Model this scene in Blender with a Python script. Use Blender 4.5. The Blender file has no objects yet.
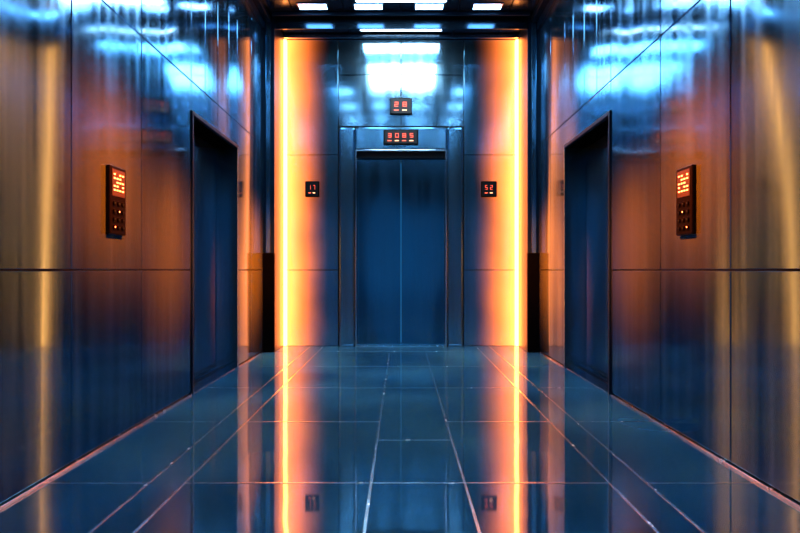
import bpy, bmesh, math, random
from mathutils import Vector
random.seed(4)
S=bpy.context.scene
try:
    S.view_settings.view_transform='Standard'
except Exception: pass
for lk in ('Medium High Contrast','Standard - Medium High Contrast'):
    try:
        S.view_settings.look=lk; break
    except Exception: pass
W=1.63; D=7.15; H=3.97; EYE=0.97; YR=-3.5

# ---------------- materials ----------------
def newmat(n):
    m=bpy.data.materials.new(n); m.use_nodes=True
    return m,m.node_tree,m.node_tree.nodes['Principled BSDF']
def metal(name,col,rough=0.25,metallic=0.9,wave=0.0,wscale=(1,1,1),rvar=0.03,cvar=0.08):
    m,t,p=newmat(name); N=t.nodes; L=t.links
    tc=N.new('ShaderNodeTexCoord')
    p.inputs['Metallic'].default_value=metallic
    mp=N.new('ShaderNodeMapping'); mp.inputs['Scale'].default_value=wscale
    L.new(tc.outputs['Object'],mp.inputs['Vector'])
    mp2=N.new('ShaderNodeMapping'); mp2.inputs['Scale'].default_value=(14,14,.35)
    L.new(tc.outputs['Object'],mp2.inputs['Vector'])
    n1=N.new('ShaderNodeTexNoise'); n1.inputs['Scale'].default_value=1.0; n1.inputs['Detail'].default_value=4
    L.new(mp2.outputs[0],n1.inputs['Vector'])
    cr=N.new('ShaderNodeMix'); cr.data_type='RGBA'
    cr.inputs[6].default_value=(*[c*(1-cvar) for c in col],1); cr.inputs[7].default_value=(*[min(1,c*(1+cvar)) for c in col],1)
    L.new(n1.outputs['Fac'],cr.inputs[0]); L.new(cr.outputs[2],p.inputs['Base Color'])
    mr=N.new('ShaderNodeMapRange'); mr.inputs['From Min'].default_value=.3; mr.inputs['From Max'].default_value=.7
    mr.inputs['To Min'].default_value=max(.02,rough-rvar); mr.inputs['To Max'].default_value=rough+rvar
    L.new(n1.outputs['Fac'],mr.inputs['Value']); L.new(mr.outputs[0],p.inputs['Roughness'])
    if wave>0:
        b=N.new('ShaderNodeBump'); b.inputs['Strength'].default_value=1.0; b.inputs['Distance'].default_value=wave
        n4=N.new('ShaderNodeTexNoise'); n4.inputs['Scale'].default_value=1.0; n4.inputs['Detail'].default_value=0.0
        L.new(mp.outputs[0],n4.inputs['Vector'])
        L.new(n4.outputs['Fac'],b.inputs['Height']); L.new(b.outputs[0],p.inputs['Normal'])
    return m
def emis(name,col,st):
    m,t,p=newmat(name)
    p.inputs['Base Color'].default_value=(*col,1); p.inputs['Emission Color'].default_value=(*col,1)
    p.inputs['Emission Strength'].default_value=st; return m
def painted_glow(name,x_led,x_end,st):
    """steel panel, strip glow painted as emission: full at |x|=x_led, fades towards |x|=x_end"""
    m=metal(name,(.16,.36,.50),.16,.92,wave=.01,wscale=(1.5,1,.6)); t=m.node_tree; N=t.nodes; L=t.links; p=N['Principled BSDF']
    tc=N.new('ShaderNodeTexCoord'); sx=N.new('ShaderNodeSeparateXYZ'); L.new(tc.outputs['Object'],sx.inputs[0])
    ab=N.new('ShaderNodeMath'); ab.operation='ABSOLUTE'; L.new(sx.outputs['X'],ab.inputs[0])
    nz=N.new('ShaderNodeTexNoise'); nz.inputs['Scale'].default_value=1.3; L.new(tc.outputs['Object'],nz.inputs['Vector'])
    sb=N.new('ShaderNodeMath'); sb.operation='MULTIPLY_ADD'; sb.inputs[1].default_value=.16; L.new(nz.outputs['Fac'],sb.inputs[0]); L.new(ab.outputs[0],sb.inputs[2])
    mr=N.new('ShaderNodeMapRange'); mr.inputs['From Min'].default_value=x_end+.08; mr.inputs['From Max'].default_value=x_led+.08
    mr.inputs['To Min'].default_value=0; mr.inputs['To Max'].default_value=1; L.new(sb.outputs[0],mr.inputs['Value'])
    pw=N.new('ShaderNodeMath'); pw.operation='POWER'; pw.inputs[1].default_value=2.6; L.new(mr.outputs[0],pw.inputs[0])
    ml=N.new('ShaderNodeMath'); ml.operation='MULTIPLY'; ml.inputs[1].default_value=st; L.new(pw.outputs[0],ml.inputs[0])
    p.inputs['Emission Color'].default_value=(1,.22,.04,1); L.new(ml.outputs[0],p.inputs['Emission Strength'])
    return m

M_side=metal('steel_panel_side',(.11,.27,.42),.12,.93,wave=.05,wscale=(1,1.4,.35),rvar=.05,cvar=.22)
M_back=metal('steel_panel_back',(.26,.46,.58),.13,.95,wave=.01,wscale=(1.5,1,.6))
M_glow=painted_glow('steel_panel_painted_glow',1.46,.88,4.6)  # steel with the LED strip's orange glow painted in as emission
M_door=metal('steel_door',(.09,.24,.36),.17,.96,wave=.015,wscale=(2,1,.8))
M_door2=metal('steel_door_side',(.24,.42,.54),.15,.96,wave=.02,wscale=(2,1.4,.5))
M_portal=metal('steel_portal',(.20,.40,.53),.16,.94)
M_dark=metal('dark_steel',(.006,.03,.06),.35,.5)
M_black=metal('black_plastic',(.0008,.0012,.002),.35,.0)
M_black.node_tree.nodes['Principled BSDF'].inputs['Specular IOR Level'].default_value=.06
M_gap=metal('joint_black',(.001,.002,.004),.5,.0)
M_inlay=metal('brass_inlay',(.80,.76,.72),.25,1)
M_ceil=metal('ceiling_metal',(.05,.10,.15),.18,.9)
M_chrome=metal('chrome_edge',(.6,.68,.75),.15,1)
M_strip=emis('warm_led',(1,.23,.045),17)
M_lamp=emis('cool_lamp',(.34,.64,1),15)
M_big=emis('cool_lightbox',(.66,.85,1),21)
M_red=emis('red_led',(1,.14,.07),1.4)
M_amb=emis('amber_led',(1,.45,.22),2.0)
# floor
def floor_mat():
    m,t,p=newmat('polished_floor_tile'); N=t.nodes; L=t.links
    tc=N.new('ShaderNodeTexCoord')
    n=N.new('ShaderNodeTexNoise'); n.inputs['Scale'].default_value=.9; n.inputs['Detail'].default_value=1.5; n.inputs['Distortion'].default_value=.3
    L.new(tc.outputs['Object'],n.inputs['Vector'])
    r=N.new('ShaderNodeValToRGB')
    r.color_ramp.elements[0].position=.3; r.color_ramp.elements[0].color=(.010,.075,.16,1)
    r.color_ramp.elements[1].position=.75; r.color_ramp.elements[1].color=(.05,.25,.42,1)
    L.new(n.outputs['Fac'],r.inputs[0]); L.new(r.outputs[0],p.inputs['Base Color'])
    p.inputs['Roughness'].default_value=.045
    p.inputs['IOR'].default_value=4.2
    n2=N.new('ShaderNodeTexNoise'); n2.inputs['Scale'].default_value=4; n2.inputs['Detail'].default_value=1
    L.new(tc.outputs['Object'],n2.inputs['Vector'])
    b=N.new('ShaderNodeBump'); b.inputs['Distance'].default_value=.0009; b.inputs['Strength'].default_value=.6
    L.new(n2.outputs['Fac'],b.inputs['Height']); L.new(b.outputs[0],p.inputs['Normal'])
    return m
M_floor=floor_mat()

# ---------------- mesh helpers ----------------
class MB:
    def __init__(s): s.bm=bmesh.new(); s.mats=[]
    def mi(s,m):
        if m not in s.mats: s.mats.append(m)
        return s.mats.index(m)
    def box(s,x0,x1,y0,y1,z0,z1,m,bev=0):
        x0,x1=sorted((x0,x1)); y0,y1=sorted((y0,y1)); z0,z1=sorted((z0,z1))
        r=bmesh.ops.create_cube(s.bm,size=1)
        for v in r['verts']:
            v.co=Vector(((x0+x1)/2+v.co.x*(x1-x0),(y0+y1)/2+v.co.y*(y1-y0),(z0+z1)/2+v.co.z*(z1-z0)))
        fs=list({f for v in r['verts'] for f in v.link_faces}); i=s.mi(m)
        for f in fs: f.material_index=i
        if bev>0:
            es=list({e for v in r['verts'] for e in v.link_edges})
            o=bmesh.ops.bevel(s.bm,geom=es,offset=bev,segments=2,affect='EDGES',profile=.5)
            for f in o['faces']: f.material_index=i
        return s
    def cyl(s,c,axis,r,h,m,n=20):
        q=bmesh.ops.create_cone(s.bm,cap_ends=True,segments=n,radius1=r,radius2=r,depth=h)
        rot=Vector((0,0,1)).rotation_difference(Vector(axis)).to_matrix()
        i=s.mi(m)
        for v in q['verts']: v.co=rot@v.co+Vector(c)
        for f in {f for v in q['verts'] for f in v.link_faces}: f.material_index=i
    def done(s,name,parent=None,origin=None):
        me=bpy.data.meshes.new(name); s.bm.normal_update(); 
        s.bm.to_mesh(me); s.bm.free()
        for m in s.mats: me.materials.append(m)
        o=bpy.data.objects.new(name,me); S.collection.objects.link(o)
        if parent: o.parent=parent
        return o
def empty(name):
    e=bpy.data.objects.new(name,None); S.collection.objects.link(e); return e

# ---------------- side walls ----------------
DY0,DY1,DZ=4.35,5.57,2.18
YW=6.62
def side(sg,name):
    b=MB(); g=.004; T=.02
    def back(y0,y1,z0,z1): b.box(sg*(W+T),sg*(W+.45),y0,y1,z0,z1,M_gap)
    back(YR,DY0,0,H); back(DY1,D+.2,0,H); back(DY0,DY1,DZ,H)
    def pan(y0,y1,z0,z1): b.box(sg*W,sg*(W+T+.005),y0+g,y1-g,z0+g,z1-g,M_side,.0025)
    low=[YR,-2.4,-1.2,0,1,1.95,2.77,3.52,DY0]
    for a,c in zip(low,low[1:]):
        pan(a,c,.015,EYE); pan(a,c,EYE,2.44); pan(a,c,2.44,H)
    b_=[DY0,4.98,DY1]
    for a,c in zip(b_,b_[1:]): pan(a,c,DZ+.03,2.44)
    up=[DY0,4.66,4.98,5.3,DY1,6.1,YW]
    for a,c in zip(up,up[1:]): pan(a,c,2.44,H)
    for a,c in ((DY1,6.1),(6.1,YW)):
        pan(a,c,.015,EYE); pan(a,c,EYE,2.44)
    b.done(name)
    k=MB()
    k.box(sg*(W-.012),sg*(W+.03),YR,DY0-.02,0,.012,M_inlay,.002)
    k.box(sg*(W-.012),sg*(W+.03),DY1+.02,YW,0,.012,M_inlay,.002)
    k.done('baseboard_'+name.split('_')[1])
side(-1,'wall_left'); side(1,'wall_right')

def side_door(sg):
    e=empty('elevator_door')
    R=.20
    j=MB()
    t=.025
    j.box(sg*(W-.012),sg*(W+R+.08),DY0-.0,DY0+t,0,DZ,M_dark,.003)
    j.box(sg*(W-.012),sg*(W+R+.08),DY1-t,DY1,0,DZ,M_portal,.003)
    j.box(sg*(W-.012),sg*(W+R+.08),DY0,DY1,DZ-.0,DZ+.03,M_dark,.003)
    j.done('frame',e)
    for i,(a,c) in enumerate(((DY0+t,(DY0+DY1)/2-.003),((DY0+DY1)/2+.003,DY1-t))):
        q=MB(); q.box(sg*(W+R),sg*(W+R+.04),a,c,.012,DZ-.002,M_door2,.005)
        q.done('leaf_%d'%(i+1),e)
    s=MB(); s.box(sg*(W+.0),sg*(W+R),DY0+t,DY1-t,.0,.008,M_chrome,.001)
    for k in (.12,.15): s.box(sg*(W+k),sg*(W+k+.008),DY0+t,DY1-t,.008,.010,M_black)
    s.done('sill',e)

# ---------------- back wall ----------------
b=MB(); T=.02; g=.004
XP=.80
b.box(-W-.4,-.58,D+T,D+.4,0,H,M_gap); b.box(.58,W+.4,D+T,D+.4,0,H,M_gap); b.box(-.58,.58,D+T,D+.4,2.41,H,M_gap)
def bp(x0,x1,z0,z1,m=M_back,y=D): b.box(x0+g,x1-g,y,y+T+.005,z0+g,z1-g,m,.0025)
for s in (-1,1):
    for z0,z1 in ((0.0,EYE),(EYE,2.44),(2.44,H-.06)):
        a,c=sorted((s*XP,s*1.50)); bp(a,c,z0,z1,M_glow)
for x0,x1 in ((-XP,-.0),(0,XP)):
    bp(x0,x1,2.80,3.46); bp(x0,x1,3.46,H-.06)
b.done('wall_back')
t=MB(); t.box(-1.5,1.5,D-.05,D+.02,H-.055,H-.012,M_chrome,.004); t.done('trim_1')

# back elevator
e=empty('elevator_door')
f=MB()
for s in (-1,1):
    f.box(s*.585,s*(XP-.006),D-.03,D+.16,0,2.79,M_portal,.028)
f.box(-.585,.585,D-.03,D+.16,2.50,2.79,M_portal,.02)
f.done('portal',e)
f=MB()
for s in (-1,1): f.box(s*.56,s*.583,D-.045,D+.15,0,2.50,M_chrome,.004)
f.box(-.583,.583,D-.045,D+.15,2.475,2.499,M_chrome,.004)
f.box(-.56,.56,D+.03,D+.15,2.40,2.475,M_dark,.003)
f.done('door_frame',e)
for i,(a,c) in enumerate(((-.56,-.003),(.003,.56))):
    q=MB(); q.box(a,c,D+.07,D+.11,.012,2.41,M_door,.003); q.done('leaf_%d'%(i+1),e)
q=MB(); q.box(-.56,.56,D-.03,D+.11,0,.009,M_chrome,.001); q.done('sill',e)
side_door(-1); side_door(1)

# piers at either end of the back wall
for i,s in enumerate((-1,1)):
    p=MB()
    p.box(s*1.50,s*(W+.02),YW+.01,D+.02,0,H,M_dark,.006)
    p.box(s*1.545,s*1.60,YW-.0,YW+.015,1.17,H-.02,M_portal,.004)
    p.box(s*1.49,s*(W+.0),YW-.03,YW+.02,0.0,1.17,M_black,.006)
    p.done('trim_%d'%(i+2))
    l=MB()
    l.box(s*1.495,s*1.455,D-.045,D-.004,.004,H-.07,M_strip,.006)
    l.done('led_light_strip')

# ---------------- ceiling ----------------
c=MB()
c.box(-W-.4,W+.4,YR,D+.4,H+.02,H+.15,M_gap)
ys=[YR,-2.5,-1.5,-.5,.5,1.5,2.5,3.45,4.4,5.3,6.22,6.62,D]
xs=[-W,-1.25,-.66,0,.66,1.25,W]
for a,d in zip(ys,ys[1:]):
    for x0,x1 in zip(xs,xs[1:]): c.box(x0+.004,x1-.004,a+.004,d-.004,H,H+.025,M_ceil,.002)
c.done('ceiling')
k=0
for s in (-1,1):
    q=MB(); q.box(s*(W-.09),s*W,YR,YW,H-.07,H,M_dark,.004); q.box(s*(W-.02),s*W,YR,YW,H-.16,H-.07,M_dark,.003); q.done('trim_%d'%(4+k)); k+=1
q=MB()
q.box(-1.5,1.5,6.62,6.64,H-.15,H,M_ceil,.004)
q.box(-1.5,1.5,6.5,6.53,H-.04,H,M_dark,.004)
q.done('trim_6')
l=MB()
rows=[1,2,3.1,4.1,4.95,6.36]
for y in rows:
    for x in (-1.0,-.37,.32,.98):
        l.box(x-.175,x+.175,y-.075,y+.075,H-.012,H+.002,M_chrome,.003)
        l.box(x-.155,x+.155,y-.055,y+.055,H-.016,H-.010,M_lamp)
l.done('recessed_ceiling_lights')
l=MB()
for y0,y1 in ((5.20,6.20),(6.66,6.95)):
    l.box(-.52,.52,y0,y1,H-.03,H,M_chrome,.004); l.box(-.5,.5,y0+.01,y1-.01,H-.036,H-.028,M_big)
l.done('ceiling_light_panel')

# added out-of-view spots that throw orange pools on the side walls
def added_spot(sx,y,tz,P,size):
    e=empty('added_wall_spot')
    pos=Vector((-sx*.75,y,H-.03)); tgt=Vector((sx*W,y,tz))
    q=MB(); q.cyl(pos+Vector((0,0,.01)),(0,0,1),.055,.03,M_chrome,24); q.done('added_spot_cap',e)
    ld=bpy.data.lights.new('spot','SPOT'); ld.energy=P; ld.color=(1,.10,.004); ld.spot_size=math.radians(size); ld.spot_blend=1; ld.shadow_soft_size=.25
    lo=bpy.data.objects.new('spot',ld); S.collection.objects.link(lo); lo.parent=e
    lo.location=pos-Vector((0,0,.03)); lo.rotation_euler=(tgt-lo.location).to_track_quat('-Z','Y').to_euler()
for s in (-1,1):
    added_spot(s,3.15,1.6,44000,18)
    added_spot(s,3.95,1.25,46000,16)
    added_spot(s,6.1,1.15,100000,18)

# ---------------- floor ----------------
fl=MB(); fl.box(-W-.4,W+.4,YR-.5,D+.4,-.12,-.0,M_floor); 
F=fl.done('floor')
n=MB(); hz=.0012
xl=[-1.15,-.985,-.136,.29,.95,1.12]
for x in xl: n.box(x-.006,x+.006,YR,D-.06,0,hz,M_inlay)
for y in [2.55+1.03*k for k in range(-5,5)]:
    for x0,x1 in ((-W+.01,-1.15),(-.985,.95) ,(1.12,W-.01)):
        if 3.0<y<4.0 and x0==-.985:
            n.box(-.985,-.136,y-.005,y+.005,0,hz,M_inlay); n.box(.29,.95,y-.005,y+.005,0,hz,M_inlay)
        else: n.box(x0,x1,y-.005,y+.005,0,hz,M_inlay)
n.box(-.136,.29,3.19,3.20,0,hz,M_inlay)
n.done('inlay_lines',F)

# ---------------- rear wall with window behind the camera ----------------
r=MB()
r.box(-W-.4,-1.2,YR-.2,YR,0,H,M_dark); r.box(1.2,W+.4,YR-.2,YR,0,H,M_dark); r.box(-1.2,1.2,YR-.2,YR,3.0,H,M_dark)
r.done('wall_front')
r=MB()
for x in (-1.2,-.4,.4,1.2): r.box(x-.03,x+.03,YR-.12,YR-.05,0,3.0,M_dark,.004)
for z in (.03,2.2,2.97): r.box(-1.2,1.2,YR-.12,YR-.05,z-.03,z+.03,M_dark,.004)
r.done('window_1')

# ---------------- displays ----------------
SEG={'0':'abcdef','1':'bc','2':'abged','3':'abgcd','5':'afgcd','7':'abc','8':'abcdefg','4':'fgbc','6':'afgedc','9':'abcdfg'}
def digit(mb,ch,x,z,w,h,y,m):
    t=w*.14
    d={'a':(0,w,h-t,h),'d':(0,w,0,t),'g':(0,w,h/2-t/2,h/2+t/2),'f':(0,t,h/2,h),'e':(0,t,0,h/2),'b':(w-t,w,h/2,h),'c':(w-t,w,0,h/2)}
    for k in SEG[ch]:
        a=d[k]; mb.box(x+a[0],x+a[1],y-.002,y,z+a[2],z+a[3],m)
def indicator(xc,z0,z1,w,y,txt):
    e=empty('floor_indicator_display')
    q=MB(); q.box(xc-w/2,xc+w/2,y-.03,y,z0,z1,M_black,.008); q.done('housing',e)
    q=MB(); h=z1-z0
    q.box(xc-w/2+.012,xc+w/2-.012,y-.033,y-.03,z0+.012,z1-.012,M_gap); q.done('screen',e)
    q=MB(); n=len(txt); cw=(w-.07)/n
    for i,ch in enumerate(txt): 
        digit(q,ch,xc-w/2+.035+i*cw+cw*.22,z0+h*.46,cw*.45,h*.28,y-.033,M_red)
        q.box(xc-w/2+.035+i*cw+cw*.15,xc-w/2+.035+i*cw+cw*.7,y-.035,y-.033,z0+h*.22,z0+h*.28,M_amb if i%2 else M_red)
    q.done('digits',e)
indicator(0.0,2.56,2.75,.44,D-.03,'3085')
indicator(0.0,2.95,3.16,.28,D,'28')
indicator(-1.13,1.90,2.10,.18,D,'17')
indicator(1.12,1.90,2.10,.20,D,'52')

def call_panel(s):
    e=empty('elevator_call_panel')
    y0,y1,z0,z1=3.09,3.27,1.17,1.555
    X=s*W; f=-s
    q=MB(); q.box(X,X+f*.025,y0,y1,z0,z1,M_black,.006); q.done('housing',e)
    q=MB(); q.box(X+f*.025,X+f*.028,y0+.02,y1-.02,z1-.17,z1-.02,M_gap,.001); q.done('screen',e)
    q=MB()
    for i in range(4):
        for j in range(5):
            if (i+j*2)%5==4: continue
            yy=y0+.034+i*.031; zz=z1-.14+j*.022
            q.box(X+f*.028,X+f*.030,yy,yy+.016,zz,zz+.008,M_amb)
    q.done('display_segments',e)
    q=MB()
    for i in range(3):
        for j in range(4):
            yy=y0+.042+i*.048; zz=z0+.04+j*.045
            q.cyl((X+f*.028,yy,zz),(1,0,0),.014,.008,M_black)
            q.cyl((X+f*.0325,yy,zz),(1,0,0),.004,.002,M_amb if (i*3+j)%5==0 else M_dark,12)
    q.done('buttons',e)
call_panel(-1); call_panel(1)

# ---------------- world + camera ----------------
w=bpy.data.worlds.new('World'); S.world=w; w.use_nodes=True
bg=w.node_tree.nodes['Background']; bg.inputs[0].default_value=(.03,.20,.40,1); bg.inputs[1].default_value=1.2
cd=bpy.data.cameras.new('Camera'); cam=bpy.data.objects.new('Camera',cd); S.collection.objects.link(cam)
cam.location=(0,0,EYE); cam.rotation_euler=(math.pi/2,0,0)
cd.lens=36*560/800; cd.sensor_width=36; cd.shift_y=3.5/800; cd.shift_x=-1/800; cd.clip_start=.05
S.camera=cam
